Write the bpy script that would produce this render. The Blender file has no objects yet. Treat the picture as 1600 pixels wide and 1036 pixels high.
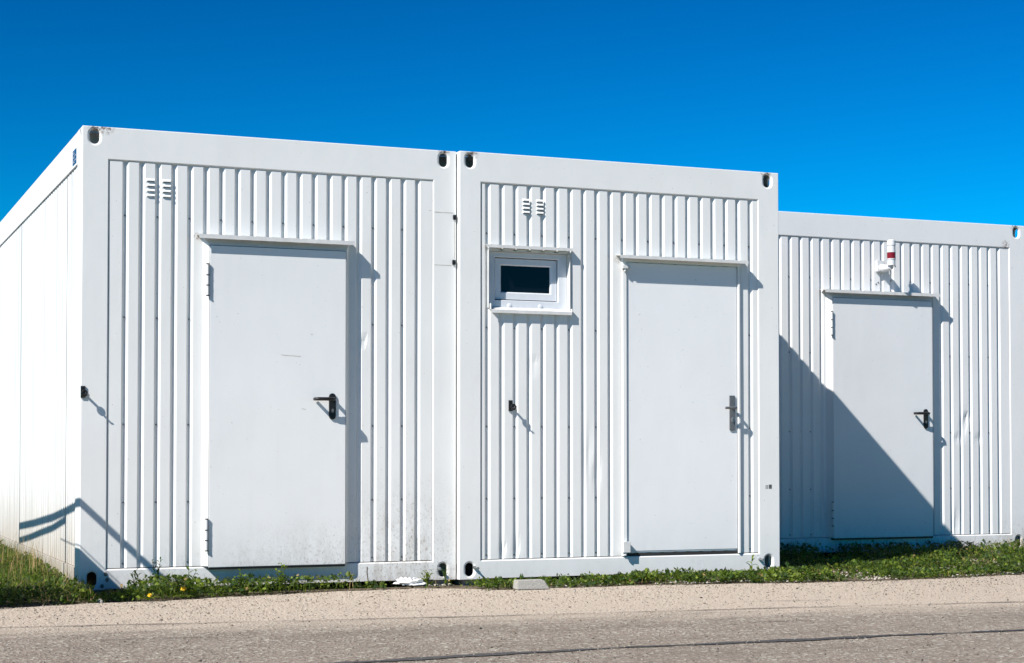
import bpy, bmesh, math, random
import numpy as np
from mathutils import Vector, Matrix

S = bpy.context.scene
COL = S.collection
# ------------------------------------------------------------------ camera
YAW, PIT = 0.3894, 0.0277
cd = bpy.data.cameras.new("camera"); cam = bpy.data.objects.new("camera", cd); COL.objects.link(cam)
fwd = Vector((math.sin(YAW)*math.cos(PIT), math.cos(YAW)*math.cos(PIT), math.sin(PIT)))
rgt = Vector((math.cos(YAW), -math.sin(YAW), 0)); upv = rgt.cross(fwd)
cam.matrix_world = Matrix.Translation((-1.5617, -10.7218, 0.8373)) @ Matrix((rgt, upv, -fwd)).transposed().to_4x4()
cd.sensor_width = 36; cd.lens = 2699.7/1600*36; cd.shift_y = 114.2/1600
cd.clip_start = 0.1; cd.clip_end = 3000
S.camera = cam
# ------------------------------------------------------------------ world / sun / exposure
LIGHT = Vector((1.0, 0.476, -0.985)).normalized()          # direction in which sunlight travels
elev = math.asin(-LIGHT.z); az = math.atan2(-LIGHT.x, -LIGHT.y)   # clockwise from +Y
w = bpy.data.worlds.new("World"); S.world = w; w.use_nodes = True
nt = w.node_tree; nt.nodes.clear()
sky = nt.nodes.new("ShaderNodeTexSky"); sky.sky_type = 'NISHITA'; sky.sun_disc = False
sky.sun_elevation = elev; sky.sun_rotation = az; sky.air_density = 1.0; sky.dust_density = 0.0; sky.ozone_density = 6.0
gm = nt.nodes.new("ShaderNodeGamma"); gm.inputs[1].default_value = 1.9
mx = nt.nodes.new("ShaderNodeMix"); mx.data_type = 'RGBA'; mx.blend_type = 'MULTIPLY'; mx.inputs[0].default_value = 1
mx.inputs[7].default_value = (0.0003, 0.112, 0.121, 1)
bg = nt.nodes.new("ShaderNodeBackground"); bg.inputs[1].default_value = 0.10
ow = nt.nodes.new("ShaderNodeOutputWorld")
nt.links.new(sky.outputs[0], gm.inputs[0]); nt.links.new(gm.outputs[0], mx.inputs[6])
nt.links.new(mx.outputs[2], bg.inputs[0]); nt.links.new(bg.outputs[0], ow.inputs[0])
sd = bpy.data.lights.new("sun", 'SUN'); sd.energy = 4.9; sd.angle = math.radians(0.5); sd.color = (1.0, 0.955, 0.90)
sun = bpy.data.objects.new("sun", sd); COL.objects.link(sun)
sun.rotation_euler = LIGHT.to_track_quat('-Z', 'Y').to_euler(); sun.location = (-10, -6, 12)
S.view_settings.view_transform = 'Standard'; S.view_settings.look = 'None'
S.view_settings.exposure = 0.70; S.view_settings.gamma = 1.0; S.view_settings.use_curve_mapping = False
S.cycles.max_bounces = 8

rnd = random.Random(7); rng = np.random.default_rng(5)
GZ = -0.03                                                   # ground level; the container bottoms are z = 0

# ------------------------------------------------------------------ materials
def mat(name):
    m = bpy.data.materials.new(name); m.use_nodes = True
    return m, m.node_tree, m.node_tree.nodes["Principled BSDF"]
def N(nt, typ, **kw):
    n = nt.nodes.new(typ)
    for k, v in kw.items(): setattr(n, k, v)
    return n
def noise(nt, vec, scale, detail=4, rough=.6):
    n = N(nt, "ShaderNodeTexNoise"); n.inputs["Scale"].default_value = scale
    n.inputs["Detail"].default_value = detail; n.inputs["Roughness"].default_value = rough
    if vec is not None: nt.links.new(vec, n.inputs["Vector"])
    return n.outputs[0]
def mrange(nt, v, a, b, c=0., d=1.):
    n = N(nt, "ShaderNodeMapRange"); n.inputs[1].default_value = a; n.inputs[2].default_value = b
    n.inputs[3].default_value = c; n.inputs[4].default_value = d; nt.links.new(v, n.inputs[0]); return n.outputs[0]
def mmath(nt, op, a, b=None):
    n = N(nt, "ShaderNodeMath", operation=op)
    for i, v in enumerate((a, b)):
        if v is None: continue
        if isinstance(v, (int, float)): n.inputs[i].default_value = v
        else: nt.links.new(v, n.inputs[i])
    return n.outputs[0]
def mixc(nt, f, a, b):
    n = N(nt, "ShaderNodeMix", data_type='RGBA')
    if isinstance(f, (int, float)): n.inputs[0].default_value = f
    else: nt.links.new(f, n.inputs[0])
    for i, v in ((6, a), (7, b)):
        if isinstance(v, tuple): n.inputs[i].default_value = (*v, 1)
        else: nt.links.new(v, n.inputs[i])
    return n.outputs[2]
def scaled(nt, vec, s):
    n = N(nt, "ShaderNodeMapping"); n.inputs[3].default_value = s; nt.links.new(vec, n.inputs[0]); return n.outputs[0]
def bump(nt, bsdf, h, strength, dist=0.01):
    b = N(nt, "ShaderNodeBump"); b.inputs["Strength"].default_value = strength; b.inputs["Distance"].default_value = dist
    nt.links.new(h, b.inputs["Height"]); nt.links.new(b.outputs[0], bsdf.inputs["Normal"])

def paint(name, base, grime=.5, rust=(), rough=.42, heavy=None, side=False):
    m, nt, p = mat(name)
    pos = N(nt, "ShaderNodeNewGeometry").outputs["Position"]
    sep = N(nt, "ShaderNodeSeparateXYZ"); nt.links.new(pos, sep.inputs[0])
    x, y, z = sep.outputs
    col = mixc(nt, mrange(nt, noise(nt, pos, 1.3, 3), .35, .7), base, tuple(c*.95 for c in base))
    # streaks that run down the sheet
    st = noise(nt, scaled(nt, pos, (22, 22, .7)), 1, 4)
    col = mixc(nt, mrange(nt, st, .55, .8, 0, .10*grime), col, (.42, .38, .32))
    # splash dirt near the ground
    low = mmath(nt, 'POWER', mrange(nt, z, 0.62, -0.02), 2.2)
    sp = mmath(nt, 'MULTIPLY', mrange(nt, noise(nt, scaled(nt, pos, (1, 1, .55)), 38, 8, .75), .50, .68), mrange(nt, noise(nt, pos, 3.1, 3), .38, .62))
    g = mmath(nt, 'MULTIPLY', mmath(nt, 'MULTIPLY', low, sp), grime)
    col = mixc(nt, g, col, (.16, .13, .095))
    base_stain = mmath(nt, 'MULTIPLY', mrange(nt, z, 0.16, 0.0), mrange(nt, noise(nt, scaled(nt, pos, (9, 9, 3)), 1, 5), .42, .68, 0, .7*grime))
    col = mixc(nt, base_stain, col, (.30, .20, .11))
    # small specks
    spk = mrange(nt, noise(nt, pos, 60, 2), .735, .76)
    col = mixc(nt, mmath(nt, 'MULTIPLY', spk, .5), col, (.12, .10, .08))
    if side:                                                # algae and soil film creeping up the weather side
        f = mmath(nt, 'MULTIPLY', mmath(nt, 'POWER', mrange(nt, z, .75, 0.0), 1.3), mrange(nt, noise(nt, scaled(nt, pos, (20, 11, 1.2)), 1, 5), .2, .65, .35, 1))
        col = mixc(nt, f, col, (.33, .25, .165))
        rib_shade = mrange(nt, noise(nt, scaled(nt, pos, (0, 22, .12)), 1, 1), .45, .62, 0, .5)  # rib shading painted into the colour as darker vertical streaks
        col = mixc(nt, rib_shade, col, (.33, .32, .30))
    if heavy:
        hx, hr, hz = heavy
        a = mrange(nt, mmath(nt, 'ABSOLUTE', mmath(nt, 'SUBTRACT', x, hx)), hr, 0)
        b = mrange(nt, z, hz, 0.0)
        s2 = mmath(nt, 'ADD', mmath(nt, 'MULTIPLY', mrange(nt, noise(nt, scaled(nt, pos, (1, 1, .6)), 85, 5, .7), .53, .64), .55), mmath(nt, 'MULTIPLY', mrange(nt, noise(nt, scaled(nt, pos, (1, 1, .4)), 12, 6, .7), .42, .7), .38))
        f = mmath(nt, 'MULTIPLY', mmath(nt, 'MULTIPLY', a, b), s2)
        col = mixc(nt, mmath(nt, 'MINIMUM', mmath(nt, 'MULTIPLY', f, 1.5), .75), col, (.22, .18, .13))
    for (rx, ry, rz, rr) in rust:
        d = N(nt, "ShaderNodeVectorMath", operation='DISTANCE'); nt.links.new(pos, d.inputs[0]); d.inputs[1].default_value = (rx, ry, rz)
        f = mmath(nt, 'MULTIPLY', mrange(nt, d.outputs["Value"], rr, rr*.2), mrange(nt, noise(nt, pos, 55, 5), .44, .6))
        col = mixc(nt, f, col, (.13, .055, .022))
    nt.links.new(col, p.inputs["Base Color"])
    p.inputs["Roughness"].default_value = rough; p.inputs["Specular IOR Level"].default_value = .35
    h = mmath(nt, 'ADD', noise(nt, scaled(nt, pos, (5, 5, 2.2)), 1, 2), mmath(nt, 'MULTIPLY', noise(nt, pos, 420, 2), .012))
    bump(nt, p, h, .35, .006)
    return m

WHITE = (.735, .738, .722)
M_first = paint("white_paint_first", WHITE, .55, rust=((.09, 0, 2.83, .07), (.15, 0, 2.832, .05), (2.35, 0, 2.83, .05), (1.35, 0, 2.832, .02), (.71, 0, 2.19, .03), (0, 0, .01, .06)), heavy=(2.1, .62, .75))
M_side = paint("white_paint_weathered_side_rib_shade", WHITE, 1.0, rust=((0, .1, .02, .08),), side=True)
M_second = paint("white_paint_second", WHITE, .16, rust=((2.53, -.04, 2.83, .06), (4.78, -.04, 2.83, .05), (3.61, -.05, 2.16, .035), (3.64, -.05, 2.09, .02)))
M_third = paint("white_paint_third", (.71, .715, .715), .5, rust=((8.3, 1.64, 2.83, .06), (8.2, 1.64, 2.66, .05)), heavy=(8.3, .4, .3))
M_door = {1: paint("door_paint_first", (.725, .735, .728), .6, rough=.38, heavy=(1.55, .9, .45)), 2: paint("door_paint_second", (.735, .745, .745), .12, rough=.38), 3: paint("door_paint_third", (.70, .71, .715), .4, rough=.38)}

def simple(name, col, rough=.5, metal=0., var=.15, scale=30, bmp=0., spec=.5):
    m, nt, p = mat(name)
    pos = N(nt, "ShaderNodeNewGeometry").outputs["Position"]
    n = noise(nt, pos, scale, 4)
    c = mixc(nt, mrange(nt, n, .3, .7), col, tuple(v*(1-var) for v in col))
    nt.links.new(c, p.inputs["Base Color"]); p.inputs["Roughness"].default_value = rough; p.inputs["Metallic"].default_value = metal
    p.inputs["Specular IOR Level"].default_value = spec
    if bmp: bump(nt, p, n, bmp, .01)
    return m
M_black = simple("black_plastic", (.012, .012, .013), .38, spec=.4)
M_steel = simple("brushed_steel", (.20, .205, .21), .45, .55, .2, 80)
M_dark = simple("dark_interior", (.03, .028, .026), .8)
M_galv = simple("galvanised_steel", (.45, .46, .47), .45, .8, .3, 60)
M_pvc = simple("white_window_plastic", (.63, .65, .68), .3, var=.05)
M_metal_white = simple("white_sheet_trim", (.66, .66, .645), .45, var=.18, scale=14)
M_red = simple("red_lens", (.17, .001, .009), .3, var=.1)
M_beacon = simple("beacon_white_plastic", (.60, .61, .62), .35, var=.04)
M_blue = simple("blue_sticker", (.01, .07, .17), .4, var=.2)
M_print = simple("black_print", (.03, .03, .035), .6)
M_stain = simple("glue_stain", (.62, .56, .46), .7, var=.4, scale=60)
M_screw = simple("screw_grey", (.16, .15, .14), .5, .6)
M_concrete = simple("concrete", (.40, .385, .35), .9, var=.35, scale=90, bmp=.5)
M_paper = simple("white_paper", (.80, .80, .78), .8, var=.12, scale=20)
M_wood = simple("weathered_wood", (.25, .19, .13), .85, var=.5, scale=18, bmp=.4)
M_rope = simple("grey_rope", (.25, .24, .22), .8)
M_yellow = simple("yellow_petal", (.85, .52, .01), .6, var=.2, scale=200)
M_pebble = [simple("pale_pebble", (.46, .42, .36), .9, var=.35, scale=60), simple("brown_pebble", (.26, .21, .16), .9, var=.4, scale=60), simple("dark_pebble", (.07, .06, .05), .9, var=.4, scale=60)]

def glass():
    m, nt, p = mat("dark_window_glass")
    p.inputs["Base Color"].default_value = (.003, .004, .008, 1); p.inputs["Roughness"].default_value = .04
    p.inputs["Specular IOR Level"].default_value = .3
    return m
M_glass = glass()

def leafmat(name, col, trans=.35, var=.5):
    m = bpy.data.materials.new(name); m.use_nodes = True; nt = m.node_tree; nt.nodes.clear()
    out = N(nt, "ShaderNodeOutputMaterial"); d = N(nt, "ShaderNodeBsdfPrincipled"); t = N(nt, "ShaderNodeBsdfTranslucent"); mxs = N(nt, "ShaderNodeMixShader")
    pos = N(nt, "ShaderNodeNewGeometry"); rp = pos.outputs["Random Per Island"]
    c = mixc(nt, rp, tuple(v*(1-var) for v in col), tuple(min(1, v*(1+var)) for v in col))
    nt.links.new(c, d.inputs["Base Color"]); d.inputs["Roughness"].default_value = .55; d.inputs["Specular IOR Level"].default_value = .25
    tc = mixc(nt, .5, c, (.22, .34, .02)); nt.links.new(tc, t.inputs[0])
    mxs.inputs[0].default_value = trans
    nt.links.new(d.outputs[0], mxs.inputs[1]); nt.links.new(t.outputs[0], mxs.inputs[2]); nt.links.new(mxs.outputs[0], out.inputs[0])
    return m
M_leaf = [leafmat("mid_green_leaf", (.062, .105, .014)), leafmat("dark_green_leaf", (.022, .048, .010)), leafmat("light_green_leaf", (.135, .180, .020)), leafmat("dry_stalk", (.30, .21, .09), .2, .4)]

def ground_mat(kind):
    m, nt, p = mat(kind)
    pos = N(nt, "ShaderNodeNewGeometry").outputs["Position"]
    p.inputs["Roughness"].default_value = .93; p.inputs["Specular IOR Level"].default_value = .15
    f1 = noise(nt, pos, 62, 6, .8); f2 = noise(nt, pos, 3.0, 5); f3 = noise(nt, pos, 45, 4)
    vor = N(nt, "ShaderNodeTexVoronoi"); vor.inputs["Scale"].default_value = 60; nt.links.new(pos, vor.inputs["Vector"])
    if kind == "asphalt":
        a, b = (.18, .150, .120), (.43, .365, .30)
    elif kind == "verge":
        a, b = (.32, .27, .21), (.63, .55, .45)
    else:
        a, b = (.10, .08, .052), (.24, .195, .14)
    c = mixc(nt, mrange(nt, f1, .33, .67), a, b)
    sepc = N(nt, "ShaderNodeSeparateColor"); nt.links.new(vor.outputs["Color"], sepc.inputs[0])
    c = mixc(nt, mrange(nt, sepc.outputs[0], .80, .97, 0, .65), c, tuple(min(.72, v*2.0) for v in b))
    c = mixc(nt, mrange(nt, sepc.outputs[1], .86, .98, 0, .7), c, tuple(v*.45 for v in a))
    c = mixc(nt, mrange(nt, f3, .35, .7, 0, .35), c, a)
    c = mixc(nt, mrange(nt, f2, .45, .75, 0, .35), c, tuple(v*.8 for v in a))
    # long tyre-worn and swept bands along the road
    band = noise(nt, scaled(nt, pos, (.35, 5.0, 1)), 1, 4)
    c = mixc(nt, mrange(nt, band, .45, .72, 0, .35), c, tuple(v*.9 for v in a))
    if kind == "asphalt":
        sep = N(nt, "ShaderNodeSeparateXYZ"); nt.links.new(pos, sep.inputs[0])
        yy = mmath(nt, 'ADD', mmath(nt, 'ADD', sep.outputs[1], mmath(nt, 'MULTIPLY', sep.outputs[0], .128)), mmath(nt, 'MULTIPLY', mmath(nt, 'SUBTRACT', noise(nt, scaled(nt, pos, (1, 4, 1)), 1.6, 6, .7), .5), 1.1))
        du = mrange(nt, yy, -2.45, -1.85, 0, .85)
        dust = mixc(nt, mrange(nt, f1, .33, .67), (.35, .290, .225), (.70, .60, .49))
        c = mixc(nt, du, c, dust)
    nt.links.new(c, p.inputs["Base Color"])
    bump(nt, p, mmath(nt, 'ADD', f1, mmath(nt, 'MULTIPLY', vor.outputs[0], 1.0)), .9, .011)
    return m
M_asphalt = ground_mat("asphalt"); M_verge = ground_mat("verge"); M_soil = ground_mat("soil")
M_tar = simple("tar_seal", (.055, .05, .048), .6, var=.4, scale=60, bmp=.3)
M_crack = simple("crack_dirt", (.085, .07, .06), .95, var=.3, scale=50)

# ------------------------------------------------------------------ mesh helpers
class MB:
    def __init__(s): s.v = []; s.f = []; s.m = []
    def face(s, pts, mi=0):
        i = len(s.v); s.v += [tuple(p) for p in pts]; s.f.append(tuple(range(i, i+len(pts)))); s.m.append(mi)
    def box(s, a, b, mi=0):
        x0, y0, z0 = a; x1, y1, z1 = b; i = len(s.v)
        s.v += [(x0,y0,z0),(x1,y0,z0),(x1,y1,z0),(x0,y1,z0),(x0,y0,z1),(x1,y0,z1),(x1,y1,z1),(x0,y1,z1)]
        for f in ((0,3,2,1),(4,5,6,7),(0,1,5,4),(1,2,6,5),(2,3,7,6),(3,0,4,7)): s.f.append(tuple(i+k for k in f)); s.m.append(mi)
    def tube(s, pts, r, n=10, mi=0, cap=True):
        pts = [Vector(p) for p in pts]; rs = r if isinstance(r, (list, tuple)) else [r]*len(pts)
        base = len(s.v); ref = None
        for k, p in enumerate(pts):
            t = (pts[min(k+1, len(pts)-1)] - pts[max(k-1, 0)]).normalized()
            if ref is None: ref = t.orthogonal().normalized()
            a = (ref - t*ref.dot(t)).normalized(); ref = a; b = t.cross(a)
            for j in range(n):
                th = 2*math.pi*j/n; s.v.append(tuple(p + a*math.cos(th)*rs[k] + b*math.sin(th)*rs[k]))
        for k in range(len(pts)-1):
            for j in range(n):
                a0 = base+k*n+j; a1 = base+k*n+(j+1) % n
                s.f.append((a0, a1, a1+n, a0+n)); s.m.append(mi)
        if cap:
            s.f.append(tuple(base+j for j in reversed(range(n)))); s.m.append(mi)
            s.f.append(tuple(base+(len(pts)-1)*n+j for j in range(n))); s.m.append(mi)
    def prism(s, poly, axis, a, b, mi=0):
        """poly: 2D points; extruded along axis between a and b. axis 0: poly=(y,z); 1: (x,z); 2: (x,y)"""
        def P(p, t): return (t, p[0], p[1]) if axis == 0 else ((p[0], t, p[1]) if axis == 1 else (p[0], p[1], t))
        n = len(poly); i = len(s.v)
        s.v += [P(p, a) for p in poly] + [P(p, b) for p in poly]
        for k in range(n): s.f.append((i+k, i+(k+1) % n, i+n+(k+1) % n, i+n+k)); s.m.append(mi)
        s.f.append(tuple(i+k for k in reversed(range(n)))); s.m.append(mi)
        s.f.append(tuple(i+n+k for k in range(n))); s.m.append(mi)
    def build(s, name, mats, parent=None, smooth=False, bevel=0., fixn=True, segs=2):
        me = bpy.data.meshes.new(name); me.from_pydata(s.v, [], s.f)
        mats = mats if isinstance(mats, (list, tuple)) else [mats]
        for m in mats: me.materials.append(m)
        me.polygons.foreach_set("material_index", s.m)
        if fixn:
            bm = bmesh.new(); bm.from_mesh(me); bmesh.ops.remove_doubles(bm, verts=bm.verts, dist=1e-5)
            bmesh.ops.recalc_face_normals(bm, faces=bm.faces)
            if bevel: bmesh.ops.bevel(bm, geom=[e for e in bm.edges if len(e.link_faces) == 2 and e.calc_face_angle(0) > .5], offset=bevel, segments=segs, affect='EDGES', clamp_overlap=True)
            bm.to_mesh(me); bm.free()
        if smooth:
            me.polygons.foreach_set("use_smooth", [True]*len(me.polygons))
            if smooth == 'auto': me.set_sharp_from_angle(angle=math.radians(35))
        o = bpy.data.objects.new(name, me); COL.objects.link(o)
        if parent: o.parent = parent
        return o
def empty(name, loc, label, cat, group=None):
    o = bpy.data.objects.new(name, None); COL.objects.link(o); o.location = loc; o.empty_display_size = .2
    o["label"] = label; o["category"] = cat
    if group: o["group"] = group
    return o
def tag(o, label, cat, group=None):
    o["label"] = label; o["category"] = cat
    if group: o["group"] = group
    return o

def stadium_r(c, s, hw, hh):
    """distance from the centre to an upright slot outline in direction (c,s)"""
    k = hh-hw; 
    if abs(c) > 1e-9:
        t = hw/abs(c)
        if abs(s*t) <= k: return t
    cy = k if s > 0 else -k
    b = s*cy; return b + math.sqrt(max(0, b*b-(cy*cy-hw*hw)))
def slot_plate(mb, org, U, V, Nn, rect, cen, hw=.030, hh=.046, dish=.015, deep=.012):
    """a plate with a dished, rounded slot; org + u*U + v*V, Nn points inward"""
    u0, v0, u1, v1 = rect; cu, cv = cen; org, U, V, Nn = map(Vector, (org, U, V, Nn))
    angs = [2*math.pi*i/40 for i in range(40)] + [math.atan2(v-cv, u-cu) % (2*math.pi) for u in (u0, u1) for v in (v0, v1)]
    angs = sorted(set(round(a, 6) for a in angs)); rings = [[], [], [], [], []]
    for a in angs:
        c, s = math.cos(a), math.sin(a)
        t = min((u1-cu)/c if c > 1e-9 else 9, (u0-cu)/c if c < -1e-9 else 9, (v1-cv)/s if s > 1e-9 else 9, (v0-cv)/s if s < -1e-9 else 9)
        r2 = stadium_r(c, s, hw, hh); r1 = min(stadium_r(c, s, hw+dish, hh+dish*.75), t*.98)
        for R, (r, d) in zip(rings, ((t, 0), (r1, 0), ((r1+r2)/2, .0025), (r2, .008), (r2, .008+deep))):
            R.append(org+U*(cu+c*r)+V*(cv+s*r)+Nn*d)
    n = len(angs)
    for A, B in zip(rings[:-1], rings[1:]):
        for i in range(n): mb.face((A[i], A[(i+1) % n], B[(i+1) % n], B[i]))

H = 2.837; CH = .0035          # height of a container, width of the chamfer along outer corners
LIPW, LIPD = .008, .008

def corr_profile(x0, x1, centres, y=.007, d=.016, s=.016, w_=.008):
    pts = [(x0, y)]
    for c in centres:
        a = c-(s+w_/2)
        if a <= x0+.001 or a+2*s+w_ >= x1-.001: continue
        pts += [(a, y), (a+s, y+d), (a+s+w_, y+d), (a+2*s+w_, y)]
    pts.append((x1, y)); return pts
def clip_profile(p, a, b):
    out = []
    for (x0, y0), (x1, y1) in zip(p[:-1], p[1:]):
        if x1 <= a or x0 >= b: continue
        xa, xb = max(x0, a), min(x1, b)
        fa, fb = (xa-x0)/(x1-x0), (xb-x0)/(x1-x0)
        A = (xa, y0+(y1-y0)*fa); B = (xb, y0+(y1-y0)*fb)
        if not out: out.append(A)
        out.append(B)
    return out
def corr_sheet(mb, prof, z0, z1, dz=.06, warp=None, M=None):
    n = max(1, round((z1-z0)/dz)); xs = []
    for (a, b) in zip(prof[:-1], prof[1:]):
        k = 3 if b[0]-a[0] > .05 else 1
        xs += [(a[0]+(b[0]-a[0])*i/k, a[1]+(b[1]-a[1])*i/k) for i in range(k)]
    xs.append(prof[-1]); base = len(mb.v)
    for j in range(n+1):
        z = z0+(z1-z0)*j/n
        for (x, y) in xs:
            p = (x, y+(warp(x, z) if warp else 0), z)
            mb.v.append(M(p) if M else p)
    m = len(xs)
    for j in range(n):
        for i in range(m-1):
            a = base+j*m+i; mb.f.append((a, a+1, a+1+m, a+m)); mb.m.append(0)

def container(loc, W, centres, M, label, key, pl=.165, pr=.165, openings=(), warp=None, L=6.058):
    """front frame lies in the local plane y=0, the box runs back to y=L"""
    root = empty("site_container", loc, label, "site container", "white site containers in a row")
    zb, zt = .125, 2.634
    pd = .2
    # corner posts
    for side in (0, 1, 2, 3):                      # front left, front right, back left, back right
        left = side % 2 == 0; back = side >= 2
        pw = (pl if left else pr)
        mb = MB()
        def T(p):                                  # post space: u from the outer edge inward, v depth from the face, z up
            u, v, z = p
            return ((u if left else W-u), (L-v if back else v), z)
        def quad(*ps): mb.face([T(p) for p in ps])
        sx = 1 if left else -1; sy = -1 if back else 1
        cx_ = .074 if left else .090
        O = Vector(T((0, 0, 0))); U = Vector((sx, 0, 0)); V = Vector((0, 0, 1)); D = Vector((0, sy, 0))
        cz = (.064, H-.062); tz = (.17, H-.17)
        slot_plate(mb, O, U, V, D, (CH, 0, pw-LIPW, tz[0]), (cx_, cz[0]))
        slot_plate(mb, O, U, V, D, (CH, tz[1], pw-LIPW, H-CH), (cx_, cz[1]))
        quad((CH, 0, tz[0]), (pw-LIPW, 0, tz[0]), (pw-LIPW, 0, tz[1]), (CH, 0, tz[1]))
        slot_plate(mb, O, D, V, U, (CH, 0, pd, tz[0]), (.09, cz[0]))
        slot_plate(mb, O, D, V, U, (CH, tz[1], pd, H-CH), (.09, cz[1]))
        quad((0, CH, tz[0]), (0, pd, tz[0]), (0, pd, tz[1]), (0, CH, tz[1]))
        quad((CH, 0, 0), (0, CH, 0), (0, CH, H-CH), (CH, 0, H-CH))                       # outer vertical chamfer
        quad((CH, 0, H-CH), (pw-LIPW, 0, H-CH), (pw-LIPW, CH, H), (CH, CH, H))           # top chamfers
        quad((0, CH, H-CH), (CH, CH, H), (CH, pd, H), (0, pd, H-CH)); quad((CH, 0, H-CH), (CH, CH, H), (0, CH, H-CH))
        quad((CH, CH, H), (pw-LIPW, CH, H), (pw-LIPW, pd, H), (CH, pd, H))               # top
        quad((0, 0, 0), (pw, 0, 0), (pw, pd, 0), (0, pd, 0))
        for z in (.17, H-.17): quad((.01, .01, z), (pw-.01, .01, z), (pw-.01, pd, z), (.01, pd, z))
        quad((pw-LIPW, 0, zb-LIPW), (pw, LIPD, zb), (pw, LIPD, zt), (pw-LIPW, 0, zt+LIPW))   # lip beside the wall sheet
        quad((pw, LIPD, zb), (pw, .045, zb), (pw, .045, zt), (pw, LIPD, zt))
        for (a, b) in ((0, zb-LIPW), (zt+LIPW, H-CH)):                                  # inner cheeks behind the rails
            quad((pw-LIPW, .02, a), (pw-LIPW, pd, a), (pw-LIPW, pd, b), (pw-LIPW, .02, b))
        if not left or back:   # closed at the back of the casting except where sky shows through
            quad((0, pd, 0), (pw, pd, 0), (pw, pd, tz[0]), (0, pd, tz[0]))
        quad((0, pd, tz[0]), (pw, pd, tz[0]), (pw, pd, tz[1]), (0, pd, tz[1]))
        quad((0, pd, tz[1]), (pw, pd, tz[1]), (pw, pd, H-CH), (0, pd, H-CH))
        mb.build("corner_post", M, root)
    # rails, front and back
    for back in (0, 1):
        def T(p): return (p[0], L-p[1] if back else p[1], p[2])
        xa, xb = pl-LIPW, W-pr+LIPW
        if back: xa, xb = pl-LIPW, W-pr+LIPW
        mb = MB(); q = lambda *ps: mb.face([T(p) for p in ps])
        q((xa, 0, zt+LIPW), (xb, 0, zt+LIPW), (xb, 0, H-CH), (xa, 0, H-CH)); q((xa, 0, H-CH), (xb, 0, H-CH), (xb, CH, H), (xa, CH, H))
        q((xa, CH, H), (xb, CH, H), (xb, .14, H), (xa, .14, H)); q((xa, .14, H), (xb, .14, H), (xb, .14, zt), (xa, .14, zt))
        q((xa, 0, zt+LIPW), (xb, 0, zt+LIPW), (xb-LIPW, LIPD, zt), (xa+LIPW, LIPD, zt)); q((xa+LIPW, LIPD, zt), (xb-LIPW, LIPD, zt), (xb-LIPW, .14, zt), (xa+LIPW, .14, zt))
        mb.build("top_rail", M, root)
        mb = MB(); q = lambda *ps: mb.face([T(p) for p in ps])
        q((xa, 0, .004), (xb, 0, .004), (xb, 0, zb-LIPW), (xa, 0, zb-LIPW)); q((xa, 0, zb-LIPW), (xb, 0, zb-LIPW), (xb-LIPW, LIPD, zb), (xa+LIPW, LIPD, zb))
        q((xa+LIPW, LIPD, zb), (xb-LIPW, LIPD, zb), (xb-LIPW, .14, zb), (xa+LIPW, .14, zb)); q((xa, .14, zb), (xb, .14, zb), (xb, .14, .004), (xa, .14, .004)); q((xa, 0, .004), (xb, 0, .004), (xb, .14, .004), (xa, .14, .004))
        mb.build("bottom_rail", M, root)
    # side rails
    for left in (1, 0):
        X = lambda u: u if left else W-u
        mb = MB(); a, b = pd+.001, L-pd-.001
        for (y0, y1) in ((a, b),):
            f = lambda u, y, z: (X(u), y, z)
            mb.face((f(.002, y0, zt), f(.002, y1, zt), f(.002, y1, H-CH), f(.002, y0, H-CH))); mb.face((f(.002, y0, H-CH), f(.002, y1, H-CH), f(CH+.002, y1, H-.001), f(CH+.002, y0, H-.001)))
            mb.face((f(CH+.002, y0, H-.001), f(CH+.002, y1, H-.001), f(.12, y1, H-.001), f(.12, y0, H-.001)))
            mb.face((f(.002, y0, zt), f(.002, y1, zt), f(.06, y1, zt), f(.06, y0, zt)))
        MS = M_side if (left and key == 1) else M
        mb.build("side_top_rail", M, root)
        mb = MB()
        mb.face((f(.002, a, .01), f(.002, b, .01), f(.002, b, zb), f(.002, a, zb))); mb.face((f(.002, a, zb), f(.002, b, zb), f(.06, b, zb), f(.06, a, zb))); mb.face((f(.002, a, .01), f(.002, b, .01), f(.06, b, .01), f(.06, a, .01)))
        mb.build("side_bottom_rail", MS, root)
        # side wall sheet, split in panels with seams
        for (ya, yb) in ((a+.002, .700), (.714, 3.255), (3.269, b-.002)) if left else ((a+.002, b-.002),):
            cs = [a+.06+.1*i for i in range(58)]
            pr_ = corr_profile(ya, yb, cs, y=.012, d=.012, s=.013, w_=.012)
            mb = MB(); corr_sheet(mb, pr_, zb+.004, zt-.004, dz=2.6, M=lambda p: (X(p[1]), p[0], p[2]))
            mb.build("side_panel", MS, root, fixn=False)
    # roof, floor, back wall
    mb = MB(); mb.box((.12, .14, H-.03), (W-.12, L-.14, H-.006)); mb.build("roof", M, root)
    mb = MB(); mb.box((.12, .145, .02), (W-.12, L-.145, .09)); mb.build("floor", M_dark, root)
    mb = MB(); mb.box((pl+.002, L-.05, zb+.003), (W-pr-.002, L-.02, zt-.003)); mb.build("back_wall", M, root)
    mb = MB(); mb.box((.08, .12, .1), (W-.08, .135, zt+.05)); mb.build("inner_lining", M_dark, root) if not openings else None
    # front wall sheet with openings
    prof = corr_profile(pl+.0025, W-pr-.0025, centres)
    mb = MB(); x0, x1 = prof[0][0], prof[-1][0]; z0, z1 = zb+.005, zt-.0015
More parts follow.
